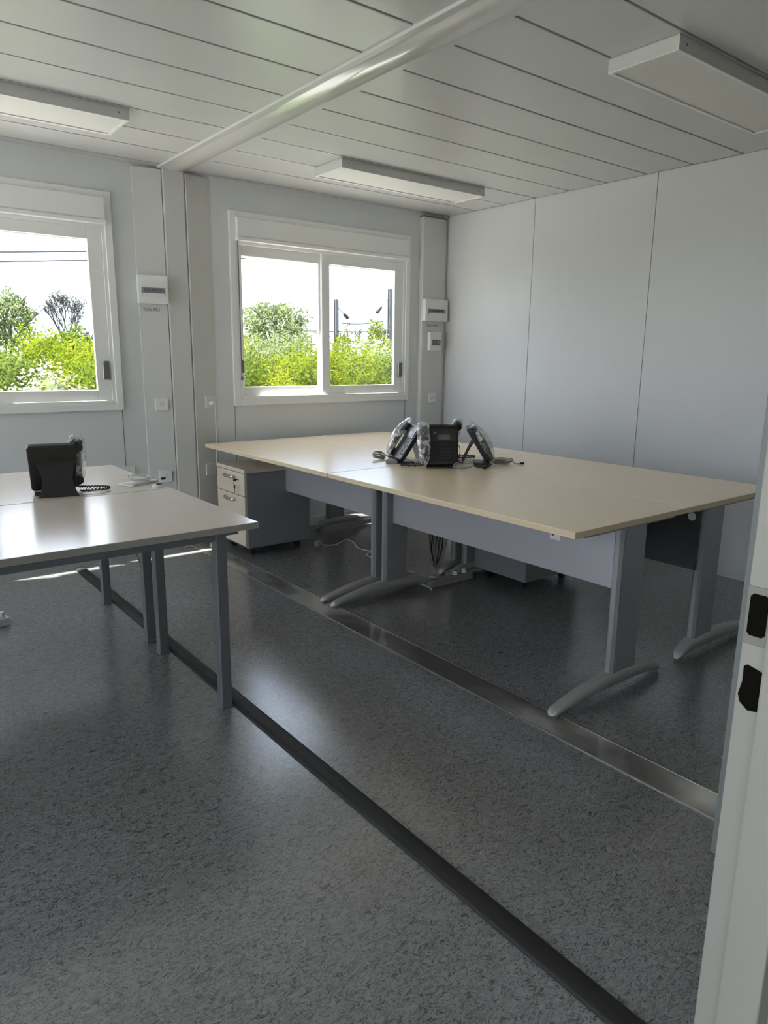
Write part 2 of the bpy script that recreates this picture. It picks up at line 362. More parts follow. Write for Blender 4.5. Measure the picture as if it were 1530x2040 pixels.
# ------------------------------------------------------------------ windows
def window(dx, idx, label):
    r = MB().ring(2.345, 3.985, .985, 2.325, .045, YW-.02, YW+.01).build('window_%d' % idx, 'frame_white', bevel=.003); tag(r, kind='structure', label=label)
    r.location = (0, 0, 0)
    p = []
    p.append(MB().box(2.39, 3.94, YW-.045, YW+.03, 2.155, 2.285).build('shutter_box', 'frame_white', r, bevel=.006))
    p.append(MB().box(2.385, 3.945, YW-.055, YW+.03, 2.128, 2.154).build('shutter_lip', 'frame_white', r, bevel=.004))
    p.append(MB().ring(2.388, 3.942, 1.022, 2.13, .024, YW-.012, YO+.005).build('fixed_frame', 'frame_white', r, bevel=.002))
    p.append(MB().box(2.412, 3.918, YW-.018, YW-.002, 1.022, 1.050).build('sliding_track', 'frame_white', r, bevel=.002))
    def sash(x0, x1, wl_, wr_, y0, y1):
        b = MB(); b.box(x0, x0+wl_, y0, y1, 1.045, 2.108); b.box(x1-wr_, x1, y0, y1, 1.045, 2.108)
        b.box(x0+wl_, x1-wr_, y0, y1, 2.037, 2.108); b.box(x0+wl_, x1-wr_, y0, y1, 1.045, 1.118)
        s = b.build('sash', 'frame_white', r, bevel=.003)
        MB().box(x0+wl_-.004, x1-wr_+.004, y1-.010, y1-.006, 1.114, 2.041).build('pane', 'pane_glass', s); return s
    p.append(MB().box(2.36, 3.97, YO+.006, YO+.062, 2.034, 2.30).build('sun_cutoff_box', 'frame_white', r))  # unseen outer box added to cut the sun off the desk edge
    sash(2.413, 3.150, .037, .055, YW+.022, YW+.042)
    s2 = sash(3.110, 3.917, .073, .087, YW-.004, YW+.018)
    MB().box(3.868, 3.908, YW-.022, YW-.004, 1.183, 1.300).build('handle', 'handle_grey', s2, bevel=.004)
    h = MB().box(2.428, 2.440, YW+.008, YW+.022, 1.22, 1.31).build('handle', 'handle_grey', r, bevel=.002)
    b = MB(); b.box(2.398, 2.404, YW-.030, YW-.026, 1.19, 2.13); b.box(2.396, 2.410, YW-.034, YW-.022, 1.17, 1.195)
    b.build('crank_rod', 'handle_grey', r)
    if dx: 
        for o in [r]: o.location.x = dx
    return r
window(0, 1, 'white framed sliding window right of the pillar, above the big desks')
window(-2.44, 2, 'white framed window left of the pillar, above the small tables')
window(-4.88, 3, 'third white window beyond the left of the view, added for daylight')  # unseen window added to brighten the room

# ------------------------------------------------------------------ pillar between the windows, corner duct
pc = MB().prism([(1.872, YW), (1.872, 4.752), (1.882, 4.746), (2.012, 4.743), (2.022, 4.75), (2.022, YW)], 'z', 0, ZC).build('trim_4', 'pillar_white'); tag(pc, kind='structure', label='white pillar between the two windows')
MB().prism([(1.688, YW), (1.688, 4.782), (1.868, 4.748), (1.868, YW)], 'z', 0, ZC-.018).build('duct_cover', 'pillar_white', pc, bevel=.002)
MB().prism([(2.026, YW), (2.026, 4.748), (2.032, 4.744), (2.205, 4.784), (2.205, YW)], 'z', 0, ZC-.018).build('duct_cover', 'pillar_white', pc, bevel=.002)
MB().box(1.867, 1.873, 4.765, YW, 0, ZC-.018).build('dark_joint', 'seam', pc)  # dark seam between the left cover and the pillar
cc = MB().box(4.095, 4.345, 4.74, YW, 0, 2.488).build('trim_5', 'pillar_white', bevel=.003); tag(cc, kind='structure', label='white duct column in the right corner')
MB().box(4.09, 4.35, 4.735, YW, 2.488, 2.497).build('cap', 'seam', cc)
MB().box(4.345, XR, 4.76, YW, 0, ZC).build('corner_fill', 'wall_back', cc)

# ------------------------------------------------------------------ things on the walls
def frame_of(px, py, ang):
    """wall-mounted thing: local x along the wall, local -y out of the wall"""
    return (px, py), ang
def breaker(loc, rz, W, H, label, n=6, txt=None):
    t = empty('breaker_box', loc, rz, label=label, cat='breaker box')
    MB().box(-W/2, W/2, -.045, 0, 0, H).build('housing', 'plastic_white', t, bevel=.006)
    MB().box(-W*.38, W*.38, -.0475, -.044, H*.27, H*.56).build('window_flap', 'cabinet_side', t, bevel=.001)
    b = MB()
    for k in range(n):
        x = -W*.32+k*(W*.52/(n-1))+.0
        b.box(x, x+W*.055, -.056, -.046, H*.43, H*.52)
    b.build('breaker_switches', 'handle_grey', t)
    b = MB(); b.box(-W*.36, W*.36, -.049, -.0465, H*.27, H*.37); b.build('breaker_strip', 'plastic_white', t)
    if txt: lettering(txt, .030, (-.01, -.002, -.035), (PI/2, 0, 0), 'handle_grey', t)
    return t
breaker((1.775, 4.766, 1.668), math.radians(-10.7), .195, .18, 'white breaker box on the pillar between the two windows', 5, 'TlAe M.1')
t = breaker((4.222, 4.74, 1.650), 0, .258, .180, 'white breaker box on the right corner column, upper of two boxes there', 6, 'Su 13 Abc')
t = empty('switch_box', (4.225, 4.74, 1.404), 0, label='small white upright switch box on the corner column under the breaker box', cat='switch box')
MB().box(-.067, .067, -.04, 0, 0, .156).build('housing', 'plastic_white', t, bevel=.006)
MB().box(-.040, .052, -.042, -.039, .045, .092).build('switch_window', 'handle_grey', t, bevel=.001)
MB().box(-.03, -.012, -.052, -.041, .055, .082).box(.002, .040, -.046, -.041, .052, .086).build_each('toggle', 'cabinet_side', t)
def socket(loc, rz, label, s=.084, plug=False, blank=False):
    t = empty('wall_socket', loc, rz, label=label, cat='wall socket')
    MB().box(-s/2, s/2, -.012, 0, 0, s).build('cover_plate', 'plastic_white', t, bevel=.003)
    if not blank:
        b = MB(); b.tube([(0, -.0122, s/2), (0, -.0135, s/2)], .021, 20); b.build('socket_well', 'plastic_white', t, smooth=True)
        b = MB()
        for px, pz in ((-.0095, -.004), (.0095, -.004), (0, .010)): b.tube([(px, -.0134, s/2+pz), (px, -.0142, s/2+pz)], .0028, 8)
        b.build('pin_holes', 'handle_grey', t)
    return t
A = math.radians(-10.7)
socket((1.795, 4.762, .972), A, 'square white socket on the pillar left face, level with the left window sill')
socket((1.796, 4.762, .478), A, 'square white socket low on the pillar, behind the left tables', blank=False)
socket((1.552, YW, .523), 0, 'white socket plate low on the wall left of the pillar')
B_ = math.radians(13.2)
socket((2.148, 4.770, .975), B_, 'white socket with a plug in it on the pillar right face')
socket((2.13, 4.766, .50), B_, 'white socket low on the pillar right face beside the drawer cabinet')
socket((4.222, 4.74, .952), 0, 'white socket on the corner column behind the telephones')
t = empty('plug_cord', (2.150, 4.755, 1.010), B_, label='white plug and cord hanging from the socket on the pillar', cat='cord')
MB().tube([(0, 0, 0), (0, -.022, 0), (0, -.03, -.006)], .014, 12, rs=[.019, .016, .008]).build('plug', 'cable_white', t, smooth=True)
MB().tube(spline([(0, -.026, -.008), (.012, -.03, -.05), (.022, -.018, -.16), (.025, -.014, -.30), (.018, -.018, -.42), (.03, -.016, -.62), (.02, -.014, -.80)], 6), .0035, 8).build('cord', 'cable_white', t, smooth=True)

# ------------------------------------------------------------------ ceiling lights
def lum():
    t = empty('ceiling_light', (0, 0, 0))
    x0, x1, y0, y1, z0, z1 = 0, 1.225, 0, .305, -.055, 0
    b = MB(); b.box(x0, x1, y0, y0+.004, z0, z1); b.box(x0, x1, y1-.004, y1, z0, z1); b.box(x0, x0+.004, y0+.004, y1-.004, z0, z1); b.box(x1-.004, x1, y0+.004, y1-.004, z0, z1)
    b.box(x0, x1, y0, y1, z1-.004, z1); b.build('housing', 'ceiling_metal', t)
    b = MB(); wd = .016
    for a in ((x0, x0+wd, y0, y1), (x1-wd, x1, y0, y1), (x0+wd, x1-wd, y0, y0+wd), (x0+wd, x1-wd, y1-wd, y1)): b.box(*a, z0-.002, z0+.002)
    b.build('trim_frame', 'frame_white', t)
    MB().box(x0+wd, x1-wd, y0+wd, y1-wd, z0+.003, z0+.007).build('diffuser', 'diffuser', t)
    b = MB()
    for sx in (.05, x1-.05): b.tube([(sx, -.002, -.028), (sx, .001, -.028)], .004, 8)
    b.build_each('screw', 'handle_grey', t); return t
L0 = lum(); L0.location = (2.635, 3.82, ZC); tag(L0, label='flat white ceiling light over the big desks, nearer the right window', cat='ceiling light', group='surface ceiling lights')
L1 = copy_tree(L0); L1.location = (2.637, 1.64, ZC); tag(L1, label='large flat white ceiling light at the upper right, nearest the viewer', cat='ceiling light')
L2 = copy_tree(L0); L2.location = (.118, 3.78, ZC); tag(L2, label='flat white ceiling light above the left window', cat='ceiling light')

# ------------------------------------------------------------------ floor strip and cable duct
sp = empty('floor_strip', (0, 0, 0), label='flat shiny metal joint strip running across the floor under the big desks', cat='floor strip')
MB().box(1.948, 2.075, .802, 4.74, 0.0002, .0022).build('plate', 'strip', sp)
MB().box(1.944, 1.948, .802, 4.74, 0.0002, .0032).box(2.075, 2.079, .802, 4.74, 0.0002, .0032).build_each('edge_bead', 'chrome', sp)
b = MB(); pts = [(1.116+.064*(.5-.5*math.cos(PI*i/10)), .0003+.013*math.sin(PI*i/10)**.6) for i in range(11)]
b.prism(pts[::-1], 'y', YF+.01, 4.62); cdct = b.build('floor_cable_duct', 'rubber_dark', smooth=True); tag(cdct, label='long dark rubber cable duct lying across the floor toward the viewer', cat='cable duct')
MB().box(1.152, 1.157, YF+.01, 4.62, .0128, .0143).build('ridge', 'rubber_dark', cdct)

# ------------------------------------------------------------------ big desks
def foot(t, xa, xb, xc0, xc1, y, blunt=False):
    """arched cast foot along x from xa (front tip) to xb (back)"""
    b = MB(); n = 34; rings = []
    for i in range(n+1):
        u = .5-.5*math.cos(PI*i/n); x = xa+(xb-xa)*u
        d = abs(x-(xc0+xc1)/2)/max(abs(xa-(xc0+xc1)/2), abs(xb-(xc0+xc1)/2)); 
        side = (x < (xc0+xc1)/2)
        reach = ((xc0+xc1)/2-xa) if side else (xb-(xc0+xc1)/2)
        q = min(1, abs(x-(xc0+xc1)/2)/reach)
        endr = math.sqrt(max(0.0, 1-max(0, (q-(1-.03/reach))/(.03/reach))**2))
        ztop = .018+.068*(1-q**1.9)
        if reach < .3: ztop = .018+.064*(1-q**3)
        zbot = .012+.022*(1-q**2)
        hw = (.025+.008*(1-q))*max(endr, .10)
        zt = zbot+(ztop+.012-zbot)*max(endr, .25)
        ring = []
        for k in range(12):
            a = 2*PI*k/12; ca, sa = math.cos(a), math.sin(a)
            ring.append(b.bm.verts.new((x, y+hw*math.copysign(abs(ca)**.7, ca), (zt+zbot)/2+(zt-zbot)/2*math.copysign(abs(sa)**.7, sa))))
        rings.append(ring)
    for A_, B2 in zip(rings, rings[1:]):
        for k in range(12): b.bm.faces.new((A_[k], A_[(k+1) % 12], B2[(k+1) % 12], B2[k]))
    b.bm.faces.new(rings[0][::-1]); b.bm.faces.new(rings[-1])
    o = b.build('foot', 'foot_steel', t, smooth=True)
    g = MB(); g.cyl((xa+.030, y), .017, .0035, .016, 16, .017); g.cyl((xb-.030, y), .017, .0035, .016, 16, .017)
    g.build_each('levelling_glide', 'handle_grey', o, smooth=True)
def desk(x0, x1, y0, y1, cx0, cx1, fx0, fx1, px, label, pdark=False):
    t = empty('office_desk', (x0, y0, 0), 0, label=label, cat='desk', group='beech office desks pushed into one block')
    kids = []
    top = MB().box(x0, x1, y0, y1, .716, .740).build('desktop', 'desk_wood', t, bevel=.0015); kids.append(top)
    eb = MB().ring(x0-.0006, x1+.0006, 0, 1, .001, 0, 1); eb.bm.free()
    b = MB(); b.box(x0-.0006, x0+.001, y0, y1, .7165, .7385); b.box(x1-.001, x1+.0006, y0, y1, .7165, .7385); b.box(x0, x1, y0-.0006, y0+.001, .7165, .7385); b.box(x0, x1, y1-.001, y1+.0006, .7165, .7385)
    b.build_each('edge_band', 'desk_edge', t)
    for i, y in enumerate((y0+.045, y1-.05)):
        b = MB(); h = .021
        b.prism([(cx0, y-h*.45), (cx0+.012, y-h), (cx1-.012, y-h), (cx1, y-h*.45), (cx1, y+h*.45), (cx1-.012, y+h), (cx0+.012, y+h), (cx0, y+h*.45)], 'z', .07, .70)
        b.box(cx0+.022, cx0+.024, y-h-.0012, y-h+.002, .09, .69)
        b.build('upright', 'desk_steel', t)
        MB().box(x0+.09, x1-.09, y-.022, y+.022, .70, .7155).build('top_bracket', 'desk_steel', t, bevel=.002)
        foot(t, fx0, fx1, cx0, cx1, y)
    pn = MB().box(px-.009, px+.009, y0+(.046 if pdark else .068), y1-.073, .418 if pdark else .432, .712).build('modesty_panel', 'panel_dark' if pdark else 'panel_steel', t)
    MB().box(px+.012 if not pdark else px-.05, px+.05 if not pdark else px-.012, y0+.068, y1-.073, .685, .7155).build('rail', 'desk_steel', t)
    for ch in t.children: ch.location = (-x0, -y0, 0)
    return t
DK = {}
DK['A1'] = desk(2.05, 2.842, 1.512, 3.108, 2.385, 2.560, 2.030, 2.770, 2.445, 'beech desk at the near left of the block, white sticker on its grey panel')
DK['A2'] = desk(2.05, 2.842, 3.114, 4.655, 2.385, 2.560, 2.030, 2.770, 2.445, 'beech desk by the right window, over the cream drawer cabinet')
DK['B1'] = desk(2.848, 3.630, 1.512, 3.108, 3.02, 3.185, 2.915, 3.655, 3.01, 'beech desk at the near right of the block, dark panel under it', True)
DK['B2'] = desk(2.848, 3.630, 3.114, 4.655, 3.02, 3.185, 2.915, 3.655, 3.01, 'beech desk at the far right of the block, behind the telephones', True)
# white disc painting the brightness seen through a hole in B1's dark panel
g = MB().tube([(3.0, 1.592, .662), (2.999, 1.592, .662)], .019, 20).build('lit_hole_disc', 'plastic_white', DK['B1'], smooth=True); g.location = (-2.848-.002, -1.512, 0); g['label'] = 'round white disc for the brightness seen through a cable hole'
# paper sticker on the near panel
st = empty('sticker', (2.435, 1.90, .575), 0, label='small white paper sticker with black print hanging on the grey desk panel', cat='sticker')
MB().box(-.0012, 0, -.028, .028, 0, .10).build('paper', 'paper', st)
MB().box(-.0020, -.0012, .008, .018, .016, .09).box(-.0020, -.0012, -.020, -.006, .05, .058).box(-.0020, -.0012, -.014, -.008, .03, .062).box(-.0020, -.0012, -.022, -.006, .07, .078).build('print', 'black_plastic', st)

# ------------------------------------------------------------------ left tables
def table(y0, y1, ly, label):
    x0, x1 = -.385, 1.215
    t = empty('work_table', (x0, y0, 0), 0, label=label, cat='table', group='laminate tables on square legs')
    MB().box(x0, x1, y0, y1, .715, .740).build('tabletop', 'table_laminate', t, bevel=.0015)
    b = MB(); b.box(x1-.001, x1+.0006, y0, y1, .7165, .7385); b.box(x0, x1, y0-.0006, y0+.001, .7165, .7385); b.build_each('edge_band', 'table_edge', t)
    for lx in (1.087, -.27):
        for y in ly:
            l = MB().box(lx-.0215, lx+.0215, y-.0215, y+.0215, .006, .712).build('leg', 'leg_grey', t, bevel=.004)
            MB().box(lx-.023, lx+.023, y-.023, y+.023, 0, .012).build('foot_cap', 'leg_grey', l, bevel=.002)
        MB().box(lx-.015, lx+.015, ly[0]+.022, ly[1]-.022, .655, .690).build('side_rail', 'leg_grey', t, bevel=.002)
    b = MB()
    for y in ly: b.box(-.27, 1.087, y-.014, y+.014, .675, .709)
    b.box(1.087, 1.16, ly[0]-.014, ly[0]+.014, .690, .7145)
    b.build_each('long_rail', 'leg_grey', t)
    for ch in t.children: ch.location = (-x0, -y0, 0)
    return t
T1 = table(2.312, 3.160, (2.385, 3.035), 'pale laminate table on dark square legs, nearer the viewer at left')
T2 = table(3.170, 4.030, (3.200, 3.865), 'pale laminate table on dark square legs, nearer the left window')

# ------------------------------------------------------------------ drawer cabinets
def cabinet(loc, rz, label, dark=False):
    """local: front faces -x, body to +x .57, y 0..0.42"""
    t = empty('drawer_cabinet', loc, rz, label=label, cat='drawer cabinet')
    H = .578
    MB().box(.018, .505, 0, .42, .062, H).build('body', 'cabinet_side', t, bevel=.002)
    MB().box(0, .510, -.003, .423, H+.001, .604).build('top', 'cabinet_side' if dark else 'cabinet_front', t, bevel=.0015)
    fm = 'cabinet_side' if dark else 'cabinet_front'
    for z0, z1 in ((.424, .575), (.080, .419)):
        d = MB().box(0, .017, .002, .418, z0, z1).build('drawer', fm, t, bevel=.001)
        zc = z1-.032
        h = MB(); h.tube(spline([(0, .135, zc), (-.022, .15, zc-.003), (-.026, .21, zc-.004), (-.022, .27, zc-.003), (0, .285, zc)], 5), .006, 8, sy=1.6)
        h.build('handle', 'chrome', d, smooth=True)
    k = MB(); k.tube([(-.002, .09, .528), (.002, .09, .528)], .011, 16); k.build('lock', 'chrome', t, smooth=True)
    k = MB(); k.tube([(-.002, .09, .528), (-.018, .09, .528)], .003, 8); k.box(-.036, -.016, .0885, .0915, .519, .537); k.tube(spline([(-.03, .09, .52), (-.03, .10, .50), (-.026, .088, .494)], 4), .0012, 6)
    k.box(-.030, -.0272, .078, .100, .470, .494); k.box(-.0295, -.0277, .086, .091, .440, .470); k.build('key', 'black_plastic', t)
    for cx, cy in ((.08, .07), (.08, .35), (.44, .07), (.44, .35)):
        c = MB(); c.tube([(cx-.0, cy-.016, .0205), (cx, cy+.016, .0205)], .020, 16); c.box(cx-.012, cx+.012, cy-.014, cy+.014, .03, .0625); c.build('caster', 'black_plastic', t)
    return t
cabinet((2.122, 4.222, 0), 0, 'drawer cabinet with cream drawers and keys in the lock, near the pillar')
cabinet((3.60, 3.03, 0), PI, 'dark grey drawer cabinet on casters, deep under the desks behind the power strip', True)

# ------------------------------------------------------------------ telephones
def phone(loc, rz, label, tilt=58, lift=.0):
    t = empty('desk_telephone', loc, rz, label=label, cat='telephone', group='black desk telephones with bagged handsets')
    a = math.radians(tilt); ca, sa = math.cos(a), math.sin(a)
    def T(p): u, v, w_ = p; return Vector((u, -.045+v*ca-w_*sa, .012+v*sa+w_*ca))
    def TT(b):
        for v in b.bm.verts: v.co = T(v.co)
        return b
    b = MB(); b.prism([(-.082, .012), (-.074, 0), (.092, 0), (.102, .012), (.106, .13), (.110, .215), (.102, .228), (-.078, .228), (-.086, .218), (-.084, .13)], 'z', -.006, .020)
    TT(b).build('body', 'black_plastic', t, bevel=.004)
    b = MB(); b.box(-.036, .092, .140, .206, .0195, .0235); TT(b).build('display_bezel', 'black_key', t, bevel=.001)
    b = MB(); b.box(-.012, .060, .150, .182, .0230, .0246); o = TT(b).build('display', 'lcd', t)
    b = MB()
    for r_ in range(4):
        for c_ in range(3): b.box(.000+c_*.022, .016+c_*.022, .030+r_*.0185, .042+r_*.0185, .0195, .0245)
    for c_ in range(4): b.box(-.020+c_*.024, -.004+c_*.024, .116, .124, .0195, .0235)
    for r_ in range(4): b.box(.074, .090, .032+r_*.018, .041+r_*.018, .0195, .0235)
    TT(b).build('keypad', 'black_key', t)
    b = MB()
    for r_ in range(4):
        for c_ in range(3): b.box(.0055+c_*.022, .0105+c_*.022, .0345+r_*.0185, .0375+r_*.0185, .0245, .0248)
    b.box(-.028, -.018, .188, .196, .0235, .0242)
    TT(b).build('key_print', 'key_print', t)
    # handset
    b = MB(); P = []
    for i in range(15):
        u = i/14; v = .010+u*.212; h = .030+.014*math.sin(PI*u)**.8
        P.append((-.090, v, h))
    rs = [.020+.006*(abs(2*i/14-1)**3) for i in range(15)]
    b.tube(P, .018, 12, rs=rs, sy=.75)
    b.tube([(-.090, .030, .016), (-.090, .030, .038)], .025, 14); b.tube([(-.090, .202, .016), (-.090, .202, .038)], .025, 14)
    hs = TT(b).build('handset', 'black_plastic', t, smooth=True)
    # plastic bag over the handset
    rnd = random.Random(int(abs(rz)*100)+3); b = MB(); nr = 22; rings = []
    for i in range(nr+1):
        u = i/nr; v = -.006+u*.262; flare = 1+.55*max(0, (u-.82)/.18); sz = math.sin(PI*min(1, max(.04, u*.97+.02)))**.35
        h = .034+.020*math.sin(PI*min(1, u))**.8; ring = []
        for k in range(18):
            an = 2*PI*k/18; j = 1+rnd.uniform(-.07, .07)+.06*math.sin(k*2.1+i*.8)
            ring.append(b.bm.verts.new((-.092+.038*flare*sz*j*math.cos(an), v+rnd.uniform(-.003, .003), h+.028*sz*j*math.sin(an)*(1.0 if u < .8 else .8))))
        rings.append(ring)
    for A_, B2 in zip(rings, rings[1:]):
        for k in range(18): b.bm.faces.new((A_[k], A_[(k+1) % 18], B2[(k+1) % 18], B2[k]))
    bag = TT(b).build('plastic_bag', 'plastic_film', t, smooth=True)
    # stand: wavy plate from mid back down to the rear foot, and the front ledge
    b = MB(); n = 10; pr = []
    top = T(Vector((0, .150, -.006)))
    for i in range(n+1):
        u = i/n; y = top.y+(.098-top.y)*u; z = top.z+(.006-top.z)*u+.006*math.sin(u*PI); pr.append((y, z))
    lo = [(y-.004, z-.004) for y, z in pr][::-1]
    P2 = pr+lo; m_ = len(pr)
    hw = lambda z: .082-.022*math.sin(PI*min(1, z/.14))
    A1 = [b.bm.verts.new((-hw(p[1]), p[0], p[1])) for p in P2]; A2 = [b.bm.verts.new((hw(p[1]), p[0], p[1])) for p in P2]
    for i in range(m_-1):
        j2 = len(P2)-1-i
        b.bm.faces.new((A1[i], A1[i+1], A1[j2-1], A1[j2])); b.bm.faces.new((A2[i], A2[i+1], A2[j2-1], A2[j2]))
    for i in range(len(P2)): k2 = (i+1) % len(P2); b.bm.faces.new((A1[i], A1[k2], A2[k2], A2[i]))
    b.build('stand', 'black_plastic', t)
    MB().box(-.078, .092, -.075, .030, .0008, .010).build('base_plate', 'black_plastic', t, bevel=.003)
    # coiled cord from the handset, lying on the desk
    axis = spline([(-.08, -.045, .020), (-.12, -.055, .014), (-.175, -.05, .012), (-.215, -.02, .012), (-.20, .02, .012), (-.14, .03, .012), (-.09, .03, .012)], 14)
    hp = []
    for i, p in enumerate(axis):
        an = i*1.9
        hp.append(p+Vector((math.cos(an)*.0025, math.cos(an)*.0025, math.sin(an)*.004)))
    b = MB(); b.tube(hp, .0038, 6); b.build('coiled_cord', 'black_plastic', t, smooth=True)
    return t
Z = .7405
phone((2.675, 3.225, Z), math.radians(-112), 'black desk telephone seen edge-on, leftmost of the four on the big desks')
phone((2.700, 2.950, Z), math.radians(-36), 'black desk telephone facing the viewer with its keypad and display visible, front of the four')
phone((2.985, 2.920, Z), math.radians(48), 'black desk telephone turned to the right wall, rightmost of the four on the big desks')
phone((2.925, 3.185, Z), math.radians(150), 'black desk telephone mostly hidden behind the one facing the viewer')
phone((.755, 3.300, Z), math.radians(170), 'black desk telephone seen from behind, alone on the small tables', tilt=66)

def coil(loc, rz, loops, m, label, rx=.05, ry=.03, seed=1, r=.0031, tail=None, name='network_cable', clip=True):
    t = empty(name, loc, rz, label=label, cat='cable')
    rnd = random.Random(seed); pts = []
    for i in range(loops):
        ph = rnd.uniform(-.35, .35); sx = rnd.uniform(.75, 1.2); sy = rnd.uniform(.6, 1.25); up = rnd.uniform(.008, .034)
        for k in range(10):
            an = 2*PI*k/10
            pts.append((rx*sx*math.cos(an+ph), ry*sy*math.sin(an+ph), r+.001+i*.003+up*(.5+.5*math.sin(an+ph*3))))
    if tail: pts += tail
    MB().tube(spline(pts, 4), r, 7).build('cable', m, t, smooth=True)
    e = pts[-1]
    if clip:
        MB().box(e[0]-.006, e[0]+.016, e[1]-.006, e[1]+.006, max(0.0005, e[2]-.005), max(0.0005, e[2]-.005)+.011).build('connector', 'black_plastic', t, bevel=.001)
    return t
coil((2.595, 3.375, Z), .5, 6, 'cable_grey', 'beige network cable coiled left of the leftmost telephone', .055, .030, 3, tail=[(.08, -.03, .006), (.10, -.05, .005)])
coil((2.760, 2.815, Z), -.55, 2, 'cable_grey', 'grey network cable lying in front of the telephone that faces the viewer', .050, .018, 5, tail=[(.08, -.01, .005), (.11, -.02, .005)])
coil((3.065, 2.815, Z), -.5, 5, 'cable_grey', 'grey network cable coiled right of the rightmost telephone', .060, .028, 7, tail=[(.08, -.02, .006), (.12, -.01, .005)])
coil((2.865, 2.990, Z), .9, 3, 'cable_black', 'dark cable looped upright between the telephones', .050, .036, 11)
t = empty('network_cable', (2.90, 3.03, Z), .3, label='thin black cable arching above the desk behind the front telephone', cat='cable')
MB().tube(spline([(-.05, 0, .003), (-.045, .0, .06), (0, 0, .11), (.05, .0, .085), (.055, 0, .04), (.03, 0, .003)], 8), .0022, 7).build('cable', 'cable_black', t, smooth=True)
# fold-out ribbed plug left of leftmost phone
t = empty('power_adapter', (2.555, 3.200, Z), -.7, label='grey ribbed adapter lying at the foot of the leftmost telephone', cat='adapter')
MB().box(-.035, .035, -.014, .014, 0, .022).build('case', 'cable_grey', t, bevel=.004)
b = MB()
for k in range(5): b.box(-.03+k*.013, -.023+k*.013, -.0155, .0155, .003, .024)
b.build('ribs', 'cable_grey', t)

# things on the small tables
t = empty('plastic_bag', (1.13, 3.36, Z), .35, label='flat clear plastic bag with papers at the edge of the small tables', cat='bag')
MB().box(-.085, .075, -.05, .05, 0, .003).build('sheet', 'paper', t, bevel=.001)
MB().box(-.06, .085, -.045, .035, .004, .010).build('booklet', 'cable_white', t, bevel=.001)
coil((1.135, 3.355, Z+.0115), .2, 4, 'cable_white', 'white cable coiled on the plastic bag on the small tables', .055, .030, 21, .0032, tail=[(.07, -.02, .006), (.095, -.045, .005)])
t = empty('round_adapter', (1.175, 3.225, Z), 0, label='small round white disc at the corner of the small tables', cat='adapter')
MB().cyl((0, 0), .026, 0, .010, 24, .024).build('disc', 'cable_white', t, smooth=True)
MB().box(-.006, .02, -.004, .004, .010, .014).build('clip', 'black_plastic', t)

# ------------------------------------------------------------------ cables and strips on the floor
def power_strip(loc, rz, L, label, m='cable_grey'):
    t = empty('power_strip', loc, rz, label=label, cat='power strip')
    MB().box(-L/2, L/2, -.026, .026, 0, .042).build('case', m, t, bevel=.005)
    b = MB(); n = int(L/.055)
    for k in range(n):
        x = -L/2+.04+k*(L-.07)/n
        b.cyl((x, 0), .018, .0418, .0432, 16)
    b.build('outlets', 'handle_grey', t)
    MB().cyl((L*.12, 0), .016, .043, .066, 14, .012).cyl((L*.34, 0), .017, .043, .07, 14, .012).build_each('plug', 'cable_white', t, smooth=True)
    return t
power_strip((2.88, 3.020, 0), -.035, .335, 'grey power strip on the floor under the big desks')
power_strip((.50, 3.82, 0), .25, .19, 'short white power strip on the floor at the left edge', 'cable_white')
def floor_cable(pts, m, label, r=.0035, name='power_cable'):
    b = MB(); b.tube(spline(pts, 7), r, 8); o = b.build(name, m, smooth=True); tag(o, label=label, cat='cable'); return o
c = floor_cable([(2.70, 4.20, .01), (2.74, 4.17, .006), (2.80, 4.15, .006), (2.90, 4.20, .006), (2.95, 4.22, .006), (2.94, 4.12, .006), (2.88, 3.99, .006), (2.885, 3.90, .006), (2.895, 3.84, .006), (2.82, 3.80, .006), (2.80, 3.66, .006), (2.74, 3.48, .006)], 'cable_white', 'white power cable wriggling across the floor beside the drawer cabinet')
MB().box(2.66, 2.71, 4.18, 4.22, .0005, .04).build('plug', 'cable_grey', c, bevel=.006)
floor_cable([(2.66, 3.32, .005), (2.70, 3.24, .006), (2.71, 3.16, .012), (2.735, 3.09, .03), (2.75, 3.05, .050), (2.765, 3.03, .050)], 'cable_white', 'short white cable rising into the power strip', .004)
floor_cable([(2.62, 3.26, .005), (2.68, 3.14, .005), (2.705, 3.08, .005), (2.70, 3.00, .005), (2.68, 2.96, .005)], 'cable_white', 'white cable end beside the power strip on the floor', .004)
floor_cable([(1.105, 3.865, .66), (1.15, 3.84, .62), (1.19, 3.80, .50), (1.185, 3.62, .33), (1.15, 3.35, .20), (1.14, 3.15, .10), (1.13, 3.08, .04), (1.125, 3.12, .018)], 'cable_black', 'thin dark cable hanging from the small tables to the floor duct', .0035)
t = empty('cable_bundle', (2.93, 3.20, .0), .0, label='bunch of black and grey cables hanging in loops under the big desks', cat='cable')
rnd = random.Random(4)
for k in range(7):
    x = -.075+.024*k; w_ = rnd.uniform(.012, .03); z0 = .03+rnd.uniform(0, .05)
    MB().tube(spline([(x*.9-.01, 0, .50), (x-w_*.6, rnd.uniform(-.01, .01), .30), (x*.7-w_, 0, .16), (x*.15, 0, z0), (x*.7+w_, rnd.uniform(-.01, .01), .17), (x+w_*.6, .0, .32), (x*.9+.02, 0, .50)], 6), .0038, 7).build('cable', 'cable_black' if k % 3 else 'cable_grey', t, smooth=True)
MB().tube([(-.018, 0, .055), (.018, 0, .055)], .010, 8).build('cable_tie', 'cable_grey', t)
floor_cable([(2.925, 3.195, .028), (2.94, 3.17, .012), (2.99, 3.14, .01), (3.03, 3.09, .04), (3.0, 3.03, .062)], 'cable_grey', 'grey cable arching from the cable bundle to the power strip', .0035)
